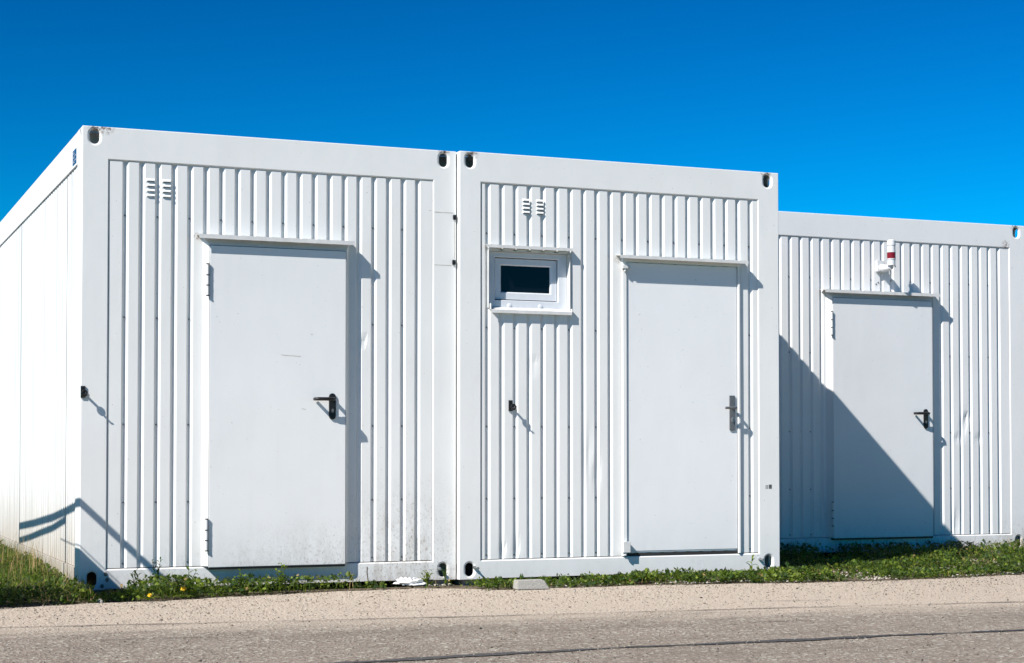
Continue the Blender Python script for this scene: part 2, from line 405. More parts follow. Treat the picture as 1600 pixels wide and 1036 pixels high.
    if openings:
        (ox0, oz0, ox1, oz1) = openings[0]
        corr_sheet(mb, clip_profile(prof, x0, ox0), z0, z1, warp=warp)
        corr_sheet(mb, clip_profile(prof, ox0, ox1), z0, oz0, warp=warp)
        corr_sheet(mb, clip_profile(prof, ox0, ox1), oz1, z1, warp=warp)
        corr_sheet(mb, clip_profile(prof, ox1, x1), z0, z1, warp=warp)
    else: corr_sheet(mb, prof, z0, z1, warp=warp)
    wall = mb.build("wall_panel", M, root, fixn=False)
    # screws sit in every second groove
    mb = MB()
    for c in centres[::2]:
        if not (x0+.02 < c < x1-.02): continue
        for z in (.155, .53, 1.01, 1.67, 2.3):
            if any(a-.02 < c < b+.02 and e-.02 < z < f+.02 for (a, e, b, f) in openings): continue
            mb.tube([(c-.002, .021, z), (c-.002, .015, z)], [.0055, .004], 6)
    sc = mb.build("screws", M_screw, wall); sc["kind"] = "stuff"
    # feet under the corners
    for fx in (.12, W-.12):
        for fy in (.12, L/2, L-.12):
            mb = MB(); mb.box((fx-.08, fy-.08, GZ-.02), (fx+.08, fy+.08, -.002)); mb.build("footing_block", M_concrete, root, bevel=.004)
    return root, wall

def dents(lst, seed):
    r = random.Random(seed); ph = [r.uniform(0, 6.28) for _ in range(4)]
    def f(x, z):
        v = .0007*math.sin(x*3.1+ph[0])*math.sin(z*2.3+ph[1]) + .0005*math.sin(x*7.3+z*4.1+ph[2])
        for (dx, dz, rx, rz, a) in lst:
            a *= 1.0; q = ((x-dx)/rx)**2+((z-dz)/rz)**2
            if q < 9: v += 1.7*a*math.exp(-q)
        return v
    return f

# ------------------------------------------------------------------ ground, road
def sheet(name, pts, z, m, thick=0):
    me = bpy.data.meshes.new(name); me.from_pydata([(x, y, z) for x, y in pts], [], [tuple(range(len(pts)))]); me.materials.append(m)
    o = bpy.data.objects.new(name, me); COL.objects.link(o); o["kind"] = "structure"; return o
def strip(name, lo, hi, z, m, parent=None):
    mb = MB(); n = len(lo)
    mb.v = [(x, y, z) for x, y in lo]+[(x, y, z) for x, y in hi]
    for i in range(n-1): mb.f.append((i, i+1, n+i+1, n+i)); mb.m.append(0)
    o = mb.build(name, m, parent, fixn=False); o["kind"] = "structure"; return o
sheet("ground", [(-400, -300), (500, -300), (500, 600), (-400, 600)], GZ-.012, M_soil)
EDGE = [(-40, -1.0), (-8, -.95), (-.74, -.66), (-.53, -.67), (-.05, -.56), (.39, -.53), (1.0, -.38), (1.65, -.24), (2.04, -.23), (2.28, -.30), (2.59, -.56), (2.83, -.55), (3.52, -.54), (4.16, -.66), (4.81, -.78), (5.58, -.80), (6.51, -.68), (7.16, -.6), (12, -.2), (60, 4)]
CR = [(-40, 3.3), (-.83, -1.78), (-.65, -1.80), (.6, -1.99), (1.94, -2.17), (3.43, -2.32), (5.02, -2.52), (5.46, -2.58), (60, -9.5)]
TAR = [(-40, -4.2), (.13, -3.90), (.47, -3.84), (1.29, -3.78), (1.91, -3.76), (2.55, -3.79), (3.26, -3.79), (3.98, -3.83), (4.35, -3.85), (60, -7.4)]
def interp(pl, x):
    return float(np.interp(x, [p[0] for p in pl], [p[1] for p in pl]))
def wob(x, k): return .012*math.sin(x*9.1+k)+.008*math.sin(x*23.7+2*k)+.006*math.sin(x*51+k*3)
xs = [-40, -20, -10, -5] + [-3+.05*i for i in range(260)] + [12, 20, 40, 60]
edge_pts = [(x, interp(EDGE, x)+wob(x, 1)*1.6) for x in xs]
M_field = simple("unseen_field_grass", (.035, .05, .015), .95, var=.5, scale=3)  # unseen field beyond the road, added dark to cut bounced light
sheet("unseen_field", [(-400, -300), (500, -300), (500, -5.6), (-400, -5.6)], GZ-.008, M_field)
strip("road", [(x, -5.6) for x in xs], edge_pts, GZ-.004, M_asphalt)
strip("road_joint", [(x, -.14*x-1.89-.012-.006*math.sin(x*40)*max(0, math.sin(x*1.3))) for x in xs], [(x, -.14*x-1.89+.004+wob(x, 2)*.25) for x in xs], GZ, M_crack) if False else None
def thinline(name, pl, wid, z, m, k, gap=0.):
    mb = MB(); X = [-2.2+.04*i for i in range(280)]
    for a, b in zip(X[:-1], X[1:]):
        if gap and math.sin(a*2.3+k)+.6*math.sin(a*5.9+k) < gap: continue
        P = []
        for x, s in ((a, -1), (b, -1), (b, 1), (a, 1)):
            y = interp(pl, x)+wob(x, k)*.5; ww = wid*(.75+.35*math.sin(x*3.7+k)+.2*math.sin(x*17))
            P.append((x, y+s*ww/2+(.004*math.sin(x*61+s) if wid > .02 else 0), z))
        mb.face(P)
    o = mb.build(name, m, None); o["kind"] = "structure"; return o
thinline("road_crack", CR, .020, GZ, M_crack, 2)
thinline("road_crack", [(x, y+.42) for x, y in CR], .012, GZ, M_crack, 5, .75)
thinline("road_crack", [(x, y-.7) for x, y in CR], .012, GZ, M_crack, 8, .8)
thinline("tar_joint", [(p[0], p[1]) for p in TAR], .075, GZ, M_tar, 4)

# ------------------------------------------------------------------ the three containers
X2 = 2.4465; C2Y = -.040; X3, C3Y = 5.409, 1.6388
c1c = [.2645+.1002*i for i in range(20)]
c1, wall1 = container((0, 0, 0), 2.438, c1c, M_first, "nearest white corrugated container with a black-handled door and blank left side wall", 1, .163, .165,
    warp=dents([(1.80, 1.56, .02, .02, .004), (1.75, .3, .03, .05, .003)], 1))
c2c = [2.849+.10025*i-X2 for i in range(-2, 19)]
WIN = (2.655-X2, 1.80, 3.244-X2, 2.185)
c2, wall2 = container((X2, C2Y, 0), 2.4375, c2c, M_second, "middle white corrugated container with a small dark window and a chrome-handled door", 2, .156, .172, openings=(WIN,),
    warp=dents([(3.45-X2, .70, .025, .10, .005), (3.39-X2, .82, .03, .16, .004), (2.76-X2, .18, .02, .05, .006), (2.86-X2, .21, .022, .04, .006), (2.98-X2, 1.42, .03, .04, .004)], 2))
c3c = [6.008+.1006*i-X3 for i in range(-4, 22)]
c3, wall3 = container((X3, C3Y, 0), 2.998, c3c, M_third, "set-back white corrugated container half in shadow with a red-banded beacon on its wall", 3, .165, .172,
    warp=dents([(7.78-X3, 1.13, .022, .05, .008), (7.745-X3, 1.06, .03, .09, .006), (7.68-X3, .95, .03, .03, .004), (7.9-X3, .95, .03, .03, .004), (7.66-X3, .2, .03, .12, .006), (6.97-X3, 2.30, .05, .05, .003)], 3))

# ------------------------------------------------------------------ doors
def raised_door(root, x0, x1, bl, br, key, canopy, M, ysf=-.046):
    """a slab door standing proud of the sheet in a sloping frame"""
    zt_, zb_ = 2.135, .122
    mb = MB(); mb.box((x0+.003, ysf-.001, zb_), (x1-.003, .0, zt_-.003)); 
    door = mb.build("door", M_door[key], root, bevel=.0025, smooth='auto')
    mb = MB(); q = mb.face
    X0, X1, ZT = x0-bl, x1+br, 2.188
    q(((X0, .008, .13), (x0, ysf, .13), (x0, ysf, zt_), (X0, .008, ZT))); q(((x1, ysf, .13), (X1, .008, .13), (X1, .008, ZT), (x1, ysf, zt_)))
    q(((x0, ysf, zt_), (x1, ysf, zt_), (X1, .008, ZT), (X0, .008, ZT)))
    q(((x0, ysf, .13), (x0, 0, .13), (x0, 0, zt_), (x0, ysf, zt_))); q(((x1, ysf, .13), (x1, 0, .13), (x1, 0, zt_), (x1, ysf, zt_))); q(((x0, ysf, zt_), (x1, ysf, zt_), (x1, 0, zt_), (x0, 0, zt_)))
    q(((X0, .008, .13), (x0, ysf, .13), (x0, .008, .13))); q(((X1, .008, .13), (x1, ysf, .13), (x1, .008, .13)))
    mb.build("door_frame", M, door)
    mb = MB(); mb.box((x0+.004, ysf+.004, .108), (x1-.004, -.001, .1215)); mb.build("door_seal", M_black, door)
    cx0, cx1 = canopy
    mb = MB(); yc = -.090
    mb.prism([(.004, 2.203), (yc, 2.196), (yc, 2.170), (yc+.0025, 2.170), (yc+.0025, 2.193), (.004, 2.200)], 0, cx0, cx1)
    mb.build("rain_canopy", M_metal_white, door)
    for z in (1.915, .325):                                  # hinges on the left edge
        hx = x0-.012; mb = MB()
        for (a, b) in ((-.095, -.038), (-.031, .026), (.033, .095)): mb.tube([(hx, ysf-.009, z+a), (hx, ysf-.009, z+b)], .0095, 12)
        mb.box((hx-.002, ysf-.008, z-.094), (hx+.012, ysf+.002, z+.094))
        mb.tube([(hx, ysf-.009, z-.102), (hx, ysf-.009, z+.101)], .0055, 8)
        hg = mb.build("hinge", M_metal_white, door, smooth='auto')
        mb = MB()
        for a in (-.0345, .0295, -.099, .099): mb.tube([(hx, ysf-.009, z+a-.0033), (hx, ysf-.009, z+a+.0033)], .0105, 12)
        mb.build("hinge_washers", M_black, hg)["kind"] = "stuff"
    return door, ysf
def stadium_poly(cx, cz, hw, hh, n=10):
    pts = []
    for k in range(n+1): a = math.pi*k/n; pts.append((cx+hw*math.cos(a), cz+(hh-hw)+hw*math.sin(a)))
    for k in range(n+1): a = math.pi+math.pi*k/n; pts.append((cx+hw*math.cos(a), cz-(hh-hw)+hw*math.sin(a)))
    return pts
def black_handle(door, px, pz, ysf, ln=.118):
    mb = MB(); mb.prism(stadium_poly(px, pz, .0225, .084), 1, ysf-.013, ysf-.0015); mb.build("handle_plate", M_black, door, bevel=.003, smooth='auto')
    zz = pz+.046; mb = MB()
    mb.tube([(px, ysf-.010, zz), (px, ysf-.040, zz), (px-.005, ysf-.058, zz), (px-.020, ysf-.067, zz), (px-.06, ysf-.068, zz), (px-ln+.014, ysf-.066, zz), (px-ln+.003, ysf-.060, zz), (px-ln-.001, ysf-.046, zz), (px-ln-.001, ysf-.013, zz), (px-ln-.001, ysf-.012, zz)],
            [.0125, .012, .012, .012, .0115, .0115, .0115, .011, .0105, .006], 14)
    mb.build("door_handle", M_black, door, smooth='auto')
    mb = MB(); mb.prism(stadium_poly(px, pz-.028, .0065, .013), 1, ysf-.0165, ysf-.0125); mb.build("key_cylinder", M_steel, door, smooth='auto')
d1, ys = raised_door(c1, .776, 1.667, .033, .036, 1, (.703, 1.708), M_first)
black_handle(d1, 1.573, 1.132, ys)
d3, ys3 = raised_door(c3, 6.386-X3, 7.388-X3, .033, .036, 3, (6.293-X3, 7.438-X3), M_third)
black_handle(d3, 7.309-X3, 1.124, ys3)

def flat_door():
    o = X2; x0, x1 = 3.670-o, 4.545-o; X0, X1 = 3.634-o, 4.568-o
    mb = MB(); mb.box((x0+.004, -.001, .159), (x1-.004, .03, 2.146)); mb.box((x0+.03, .002, .150), (x1-.03, .028, .158))
    door = mb.build("door", M_door[2], c2, bevel=.003, smooth='auto')
    def ring(a, b):                                           # one side of the frame, chamfered on both edges
        pass
    mb = MB(); yf = -.011; q = mb.face; c = .008
    ZT, ZI = 2.186, 2.150
    # left jamb
    for (xo, xi, s) in ((X0, x0, 1), (X1, x1, -1)):
        q(((xo, .008, .13), (xo+s*c, yf, .13), (xo+s*c, yf, ZT), (xo, .008, ZT))); q(((xo+s*c, yf, .13), (xi-s*.002, yf, .13), (xi-s*.002, yf, ZT), (xo+s*c, yf, ZT)))
        q(((xi-s*.002, yf, .13), (xi, yf+.004, .13), (xi, yf+.004, ZI), (xi-s*.002, yf, ZI))); q(((xi, yf+.004, .13), (xi, .03, .13), (xi, .03, ZI), (xi, yf+.004, ZI)))
        q(((xo, .008, .13), (xo+s*c, yf, .13), (xi, yf, .13), (xi, .008, .13)))
    q(((x0-.002, yf, ZI), (x1+.002, yf, ZI), (x1+.002, yf, ZT), (x0-.002, yf, ZT))); q(((x0, yf, ZI), (x1, yf, ZI), (x1, .03, ZI), (x0, .03, ZI)))
    mb.build("door_frame", M_second, door)
    mb = MB(); mb.box((x0, .004, .128), (x1, .03, .146)); mb.build("threshold", M_dark, door)
    mb = MB(); cx0, cx1, yc = 3.592-o, 4.592-o, -.078
    mb.prism([(.004, 2.197), (yc, 2.188), (yc, 2.166), (yc+.0025, 2.166), (yc+.0025, 2.185), (.004, 2.194)], 0, cx0, cx1)
    mb.build("rain_canopy", M_metal_white, door)
    for (z, hgt) in ((2.110, .022), (.190, .074)):            # pivot hinges on the left jamb
        mb = MB(); mb.box((x0-.042, yf-.030, z-hgt/2), (x0+.012, yf-.001, z+hgt/2)); mb.tube([(x0-.022, yf-.017, z-hgt/2-.02), (x0-.022, yf-.017, z+hgt/2+.002)], .009, 10)
        mb.build("pivot_hinge", M_metal_white, door, bevel=.002, smooth='auto')
    ysf = -.001; px = 4.497-o
    mb = MB(); mb.box((px-.022, ysf-.011, .992), (px+.022, ysf-.001, 1.238)); mb.build("handle_plate", M_steel, door, bevel=.003, smooth='auto')
    zz = 1.150; mb = MB(); mb.tube([(px, ysf-.01, zz), (px, ysf-.055, zz), (px-.004, ysf-.066, zz), (px-.016, ysf-.071, zz), (px-.05, ysf-.071, zz), (px-.090, ysf-.071, zz), (px-.092, ysf-.071, zz)], [.011, .010, .010, .0095, .009, .009, .006], 12)
    mb.build("door_handle", M_steel, door, smooth='auto')
    mb = MB(); mb.prism(stadium_poly(px, 1.066, .0085, .0165), 1, ysf-.022, ysf-.0115); mb.box((px-.012, ysf-.030, 1.064), (px+.006, ysf-.0225, 1.078)); mb.build("key_cylinder", M_galv, door, smooth='auto')
flat_door()

# ------------------------------------------------------------------ window
def window():
    o = X2; x0, z0, x1, z1 = WIN
    # recessed casing with cheeks
    mb = MB(); yr = .047
    mb.box((x0-.004, -.004, z0), (x0-.001, yr+.05, z1)); mb.box((x1+.001, -.004, z0), (x1+.004, yr+.05, z1)); mb.box((x0, .006, z1+.001), (x1, yr+.05, z1+.003)); mb.box((x0, .006, z0-.003), (x1, yr+.05, z0-.001))
    win = mb.build("window", M_metal_white, c2)
    # outer frame: four mitred bars at the recessed plane
    def frame(name, a, b, wl, wr, wt, wb, yf, depth, parent, m, ch=.006):
        (xa, za), (xb, zb_) = a, b; ia = (xa+wl, za+wb); ib = (xb-wr, zb_-wt); mb = MB(); q = mb.face
        O = [(xa, za), (xb, za), (xb, zb_), (xa, zb_)]; I = [(ia[0], ia[1]), (ib[0], ia[1]), (ib[0], ib[1]), (ia[0], ib[1])]
        Ic = [(ia[0]-ch, ia[1]-ch), (ib[0]+ch, ia[1]-ch), (ib[0]+ch, ib[1]+ch), (ia[0]-ch, ib[1]+ch)]
        for k in range(4):
            l = (k+1) % 4
            q(((O[k][0], yf, O[k][1]), (O[l][0], yf, O[l][1]), (Ic[l][0], yf, Ic[l][1]), (Ic[k][0], yf, Ic[k][1])))
            q(((Ic[k][0], yf, Ic[k][1]), (Ic[l][0], yf, Ic[l][1]), (I[l][0], yf+ch, I[l][1]), (I[k][0], yf+ch, I[k][1])))
            q(((I[k][0], yf+ch, I[k][1]), (I[l][0], yf+ch, I[l][1]), (I[l][0], yf+depth, I[l][1]), (I[k][0], yf+depth, I[k][1])))
            q(((O[k][0], yf, O[k][1]), (O[l][0], yf, O[l][1]), (O[l][0], yf+depth, O[l][1]), (O[k][0], yf+depth, O[k][1])))
        return mb.build(name, m, parent)
    frame("window_frame", (x0+.001, z0+.002), (x1-.001, z1-.001), .060, .062, .036, .058, yr, .045, win, M_pvc, .003)
    sx0, sx1, sz0, sz1 = 2.7245-o, 3.1765-o, 1.8675, 2.1425
    frame("sash", (sx0, sz0), (sx1, sz1), .046, .046, .046, .050, yr+.021, .03, win, M_pvc, .007)
    mb = MB(); mb.box((sx0+.04, yr+.036, sz0+.042), (sx1-.04, yr+.042, sz1-.038)); mb.build("pane", M_glass, win)
    mb = MB(); mb.box((sx0-.02, yr+.0515, sz0-.02), (sx1+.02, yr+.06, sz1+.02)); mb.build("blackout_board", M_dark, win)
    mb = MB(); mb.box((.08, .135, .1), (2.35, .145, 2.68)); mb.build("inner_lining", M_dark, c2)
    mb = MB(); yc = -.036
    mb.prism([(.004, 2.226), (yc, 2.2205), (yc, 2.200), (yc+.0025, 2.200), (yc+.0025, 2.218), (.004, 2.2235)], 0, 2.626-o, 3.252-o)
    mb.prism([(.047, 2.19), (.047, 2.192), (-.002, 2.199), (-.002, 2.197)], 0, x0, x1)
    mb.build("window_hood", M_metal_white, win)
    mb = MB(); mb.prism([(.046, 1.812), (-.024, 1.788), (-.024, 1.767), (-.0215, 1.767), (-.0215, 1.786), (.046, 1.809)], 0, 2.664-o, 3.252-o)
    mb.box((2.660-o, -.022, 1.789), (2.664-o, .0, 1.83)); mb.box((3.252-o, -.022, 1.789), (3.256-o, .0, 1.81))
    mb.build("window_sill", M_metal_white, win)
    for cx in (2.822-o, 3.048-o):
        mb = MB(); mb.tube([(cx, yr+.001, 1.822), (cx, yr-.003, 1.822), (cx, yr-.006, 1.822)], [.018, .016, .006], 14)
        d = mb.build("drain_cap", M_pvc, win, smooth='auto')
window()

# ------------------------------------------------------------------ louvres, hooks, pins, clips, labels
def louvre_mesh():
    mb = MB(); w_ = .054; q = mb.face
    P = [(0, 0, .021), (w_, 0, .021), (w_-.004, -.009, .010), (.004, -.009, .010), (.004, -.009, .005), (w_-.004, -.009, .005), (0, 0, .0), (w_, 0, .0)]
    for f in ((0, 1, 2, 3), (3, 2, 5, 4), (0, 3, 4, 6), (1, 7, 5, 2)): q([P[k] for k in f])
    q([(.005, -.0005, .001), (w_-.005, -.0005, .001), (w_-.005, -.0005, .008), (.005, -.0005, .008)], 1)
    return mb
def louvres(wall, xs_, zs, M):
    first = None
    for x in xs_:
        for z in zs:
            if first is None: first = louvre_mesh().build("louvre", [M, M_dark], wall, fixn=False); o = first
            else: o = first.copy(); COL.objects.link(o); o.parent = wall
            o.location = (x, .0065, z)
louvres(wall1, (.391, .490), (2.515, 2.483, 2.451, 2.420), M_first)
louvres(wall2, (2.900-X2, 3.001-X2), (2.524, 2.497, 2.470, 2.443), M_second)

def hook(root, x, y, z):
    """black cable hook: bolted plate with an eye standing out from the wall"""
    mb = MB(); mb.box((x-.013, y-.010, z-.036), (x+.013, y, z+.036)); mb.tube([(x, y-.009, z+.012), (x, y-.016, z+.012)], .008, 8)
    mb.tube([(x+.002, y-.005, z-.005), (x+.002, y-.05, z-.005)], [.008, .007], 10)
    for k in range(12):
        a, b = 2*math.pi*k/12, 2*math.pi*(k+1)/12
        mb.tube([(x+.002+.015*math.cos(a), y-.052, z-.010+.018*math.sin(a)), (x+.002+.015*math.cos(b), y-.052, z-.010+.018*math.sin(b))], .0055, 6)
    mb.tube([(x+.002, y-.052, z-.018), (x+.002, y-.075, z-.022), (x+.002, y-.080, z-.012)], [.006, .005, .003], 8)
    return mb.build("cable_hook", M_black, root, smooth='auto')
hook(c2, 2.812-X2, .007, 1.150)
hook(c1, .0125, .0, 1.206)

def pin(root, x, z, ln=.075):
    mb = MB(); mb.tube([(x, 0, z), (x, -.018, z)], .0105, 10); mb.tube([(x, -.018, z), (x, -ln, z-.002)], .0065, 8); mb.tube([(x, -ln+.012, z-.002), (x, -ln, z-.002)], .010, 6)
    return mb.build("lashing_pin", M_galv, root, smooth='auto')
pin(c2, 2.551-X2, .078); pin(c2, 4.715-X2, .083, .06); pin(c1, 2.318, .075, .03)
for (x, z) in ((2.428, 2.397), (2.423, 2.097)):  # small dark blocks along the right edge
    mb = MB(); mb.box((x-.015, -.012, z-.016), (x+.008, -.0012, z+.016)); mb.build("dark_block", M_black, c1, bevel=.002)
for (x, z) in ((.155, .094), (.165, .060), (.135, .022)):
    mb = MB(); mb.prism(stadium_poly(x, z, .011, .013), 1, -.0012, -.0045); mb.build("weld_spot", M_screw, c1, smooth='auto')
# residue outline of a removed sticker
mb = MB()
for (a, b) in (((2.20, 2.432), (2.262, 2.437)), ((2.282, 2.424), (2.415, 2.428)), ((2.282, 2.075), (2.405, 2.078)), ((2.20, 2.083), (2.262, 2.085)), ((2.424, 2.12), (2.427, 2.37)), ((2.197, 2.1), (2.2, 2.42))):
    y = -.0008 if a[0] > 2.28 else .0062
    mb.face([(a[0], y, a[1]), (b[0], y, a[1]), (b[0], y, b[1]), (a[0], y, b[1])])
mb.build("sticker_residue", M_stain, c1)
for nm, pts in (("scuff_mark", [(1.236, 1.461), (1.243, 1.455), (1.30, 1.452), (1.365, 1.449)]), ("scuff_mark", [(1.43, 1.59), (1.437, 1.594), (1.446, 1.588)]), ("scuff_mark", [(1.372, 1.117), (1.39, 1.113), (1.40, 1.112)])):
    mb = MB()
    for (a, b) in zip(pts[:-1], pts[1:]): mb.face([(a[0], -.0478, a[1]-.0016), (b[0], -.0478, b[1]-.0016), (b[0], -.0478, b[1]+.0016), (a[0], -.0478, a[1]+.0016)])
    mb.build(nm, M_stain, d1, fixn=False)
mb = MB(); mb.face([(1.822, -.0012, .098), (1.828, -.0012, .098), (1.826, -.0012, .06), (1.821, -.0012, .06)]); mb.face([(1.821, -.0012, .06), (1.826, -.0012, .06), (1.834, -.0012, .005), (1.829, -.0012, .005)])
mb.build("rust_run", simple("rust", (.12, .06, .03), .8, var=.4), c1, fixn=False)
# two small printed marks on the middle container's post
mb = MB(); y = -.0008
def r_(x, z, w_, h_): mb.face([(x, y, z), (x+w_, y, z), (x+w_, y, z+h_), (x, y, z+h_)])
bx = 4.768-X2; bz = .580
for k in range(3): r_(bx, bz+.001+k*.010, .008, .003); r_(bx+.012, bz+.001+k*.010, .008, .003)
r_(bx+.0035, bz, .003, .025); r_(bx+.0155, bz, .003, .025)
for k in range(4):
    r_(bx+.027+k*.0065, bz-.001, .0042, .030)
for k in range(3): r_(bx+.0275, bz+.003+k*.010, .022, .003)
mb.build("printed_mark", M_print, c2, fixn=False)
# blue sticker on the side rail of the nearest container
mb = MB(); mb.face([(.001, .262, 2.648), (.001, .418, 2.648), (.001, .418, 2.742), (.001, .262, 2.742)])
st = mb.build("rail_sticker", M_blue, c1, fixn=False)
mb = MB()
def s_(y0, z0, y1, z1): mb.face([(.0002, y0, z0), (.0002, y1, z0), (.0002, y1, z1), (.0002, y0, z1)])
for (y0, z0) in ((.39, .716), (.355, .716), (.39, .69), (.35, .688), (.385, .662), (.35, .66)):
    s_(y0-.018, 2+z0, y0+.012, 2+z0+.004); s_(y0-.018, 2+z0+.010, y0+.012, 2+z0+.014); s_(y0+.006, 2+z0, y0+.012, 2+z0+.014)
for z0 in (.70, .672): s_(.275, 2+z0, .325, 2+z0+.005)
mb.build("sticker_marks", M_beacon, st, fixn=False)

# ------------------------------------------------------------------ signal beacon on the third container
def beacon():
    r = empty("signal_beacon", (6.93, C3Y+.007, 2.40), "white wall-mounted signal beacon with a dark red band above the shaded door", "signal lamp")
    yb = -.185; x = -.048
    mb = MB(); mb.box((-.085, -.032, -.032), (-.008, -.001, .066)); mb.build("mounting_box", M_beacon, r, bevel=.005, smooth='auto')
    mb = MB(); mb.tube([(-.035, -.03, .0), (-.035, -.075, -.004), (-.040, -.13, -.008), (-.046, yb+.008, -.004), (x, yb, .014)], [.034, .031, .026, .022, .020], 18)
    mb.build("elbow_bracket", M_beacon, r, smooth='auto')
    mb = MB(); mb.tube([(x, yb, .008), (x, yb, .058), (x, yb, .0585), (x, yb, .065)], [.034, .034, .038, .038], 24); mb.build("lamp_base", M_beacon, r, smooth='auto')
    mb = MB(); mb.tube([(x, yb, .0655), (x, yb, .1160)], [.036, .036], 24); mb.build("red_lens", M_red, r, smooth='auto')
    mb = MB(); mb.tube([(x, yb, .1165), (x, yb, .124), (x, yb, .1245), (x, yb, .176), (x, yb, .1765), (x, yb, .184), (x, yb, .1845), (x, yb, .216), (x, yb, .2165), (x, yb, .223)], [.038, .038, .034, .034, .038, .038, .035, .035, .032, .026], 24)
    mb.build("siren_housing", M_beacon, r, smooth='auto')
    mb = MB(); 
    for dx, dz in ((-.075, -.135), (-.055, -.12), (.115, .03), (.03, .02)): mb.tube([(dx, .0, dz), (dx, -.004, dz)], .006, 6)
    mb.build("empty_screw_hole", M_print, r)["kind"] = "stuff"
beacon()

# ------------------------------------------------------------------ things standing outside the picture on the left that throw the shadows on the nearest container
def rail():
    r = empty("handrail", (-1, 0, GZ), "grey steel handrail sloping down beside the grass, out of the picture", "handrail")
    Z = lambda y: 1.520-.0815*(y+.476)-GZ
    sh = .476; zc = .985
    up = .985-GZ
    top = [(0, -1.25, .535+up+.062), (0, -.476, .535+up), (0, -.318, .526+up), (0, .214, .471+up), (0, .864, .408+up), (0, 1.886, .331+up), (0, 2.80, .272+up)]
    low_ = [(0, .214, .417+up), (0, .860, .336+up), (0, 1.511, .276+up), (0, 2.073, .221+up), (0, 2.80, .160+up)]
    mb = MB(); mb.tube(top, .0205, 12); mb.build("top_bar", M_galv, r, smooth='auto')
    mb = MB(); mb.tube(low_, .0185, 12); mb.build("lower_bar", M_galv, r, smooth='auto')
    Z = lambda y: float(np.interp(y, [p[1] for p in top], [p[2] for p in top]))
    for y, zl in ((.215, 0), (2.79, 0)):
        mb = MB(); mb.tube([(0, y, zl), (0, y, Z(y))], .016, 10); mb.build("post", M_galv, r, smooth='auto')
    mb = MB(); mb.tube([(0, .865, 1.34-GZ), (0, .865, Z(.865))], .014, 8); mb.build("short_post", M_galv, r, smooth='auto')
    # slack rope below the rail
    rp = empty("rope", (-1, 0, GZ), "thin grey rope slung under the handrail", "rope"); mb = MB()
    mb.tube([(0, -1.3+.25*k, 1.262+.006*math.cos(k*.8)-GZ) for k in range(8)], .0032, 6); o = mb.build("rope_strand", M_rope, rp, smooth='auto')
    b = MB(); b.box((-1.72, -1.62, GZ), (-.86, -.70, .72))
    crate = empty("timber_crate", (-1.3, -.70, GZ), "weathered timber crate standing at the roadside, out of the picture", "crate")
    for k in range(5):
        mb = MB(); mb.box((-.45, -.11, .01+k*.152), (.45, .11, .01+k*.152+.144)); mb.build("crate_board", M_wood, crate, bevel=.004)
    pl_ = MB(); pl_.box((-.015, -.40, .0), (.015, .40, .190)); o = pl_.build("plank", M_wood, None, bevel=.004)
    o.location = (-.80, -.545, .84); tag(o, "weathered plank standing on edge on two stakes, out of the picture", "plank")
    for yy in (-.3, .3):
        mb = MB(); mb.box((-.02, yy-.02, -.87), (-.0151, yy+.02, .1)); mb.build("stake", M_wood, o)
rail()

# ------------------------------------------------------------------ small things on the ground
def concrete_block():
    mb = MB(); L_, D_, h = .205, .105, .058
    v = [(0, 0, 0), (L_+.01, 0, 0), (L_+.01, D_, 0), (0, D_, 0), (.004, .006, h), (L_-.025, .006, h), (L_-.02, D_-.006, h), (.004, D_-.006, h)]
    mb.v = v; mb.f = [(0, 3, 2, 1), (4, 5, 6, 7), (0, 1, 5, 4), (1, 2, 6, 5), (2, 3, 7, 6), (3, 0, 4, 7)]; mb.m = [0]*6
    o = mb.build("concrete_block", M_concrete, None, bevel=.004); o.location = (2.63, -.60, GZ-.002); o.rotation_euler = (0, 0, -.09)
    tag(o, "small grey concrete block lying at the road edge by the middle container", "concrete block")
concrete_block()
def crumpled():
    bm = bmesh.new(); bmesh.ops.create_icosphere(bm, subdivisions=4, radius=1); r = random.Random(3)
    from mathutils import noise as nz
    for v in bm.verts:
        n = nz.fractal(v.co*2.4+Vector((3, 1, 7)), 1, 2, 4); k = 1+.55*n
        v.co = Vector((v.co.x*.088*k, v.co.y*.05*k, max(-.2, v.co.z)*.032*(1+1.1*n)))
    me = bpy.data.meshes.new("paper_scrap"); bm.to_mesh(me); bm.free(); me.materials.append(M_paper)
    o = bpy.data.objects.new("paper_scrap", me); COL.objects.link(o); o.location = (2.07, -.14, GZ+.022); o.rotation_euler = (0, .06, -.1)
    tag(o, "crumpled white paper scrap in the dry grass below the dirty container corner", "litter")
crumpled()
def ico(bm_pts, c, r, flat, rr):
    pass
ICO = bmesh.new(); bmesh.ops.create_icosphere(ICO, subdivisions=1, radius=1)
ICV = np.array([v.co[:] for v in ICO.verts]); ICF = np.array([[v.index for v in f.verts] for f in ICO.faces]); ICO.free()
def pebbles(name, P, R, mi, flat=.6):
    n = len(P); V = np.empty((n, 12, 3)); 
    jit = 1+rng.uniform(-.28, .28, (n, 12, 1)); V = ICV[None]*jit*R[:, None, None]
    V[:, :, 0] *= rng.uniform(.8, 1.5, (n, 1)); V[:, :, 2] *= flat
    a = rng.uniform(0, 6.28, n); c, s = np.cos(a)[:, None], np.sin(a)[:, None]
    X = V[:, :, 0]*c-V[:, :, 1]*s; Y = V[:, :, 0]*s+V[:, :, 1]*c; V[:, :, 0] = X; V[:, :, 1] = Y
    V += P[:, None, :]; F = ICF[None]+12*np.arange(n)[:, None, None]
    return mesh_np(name, V.reshape(-1, 3), F.reshape(-1, 3), np.repeat(mi, 20), M_pebble)
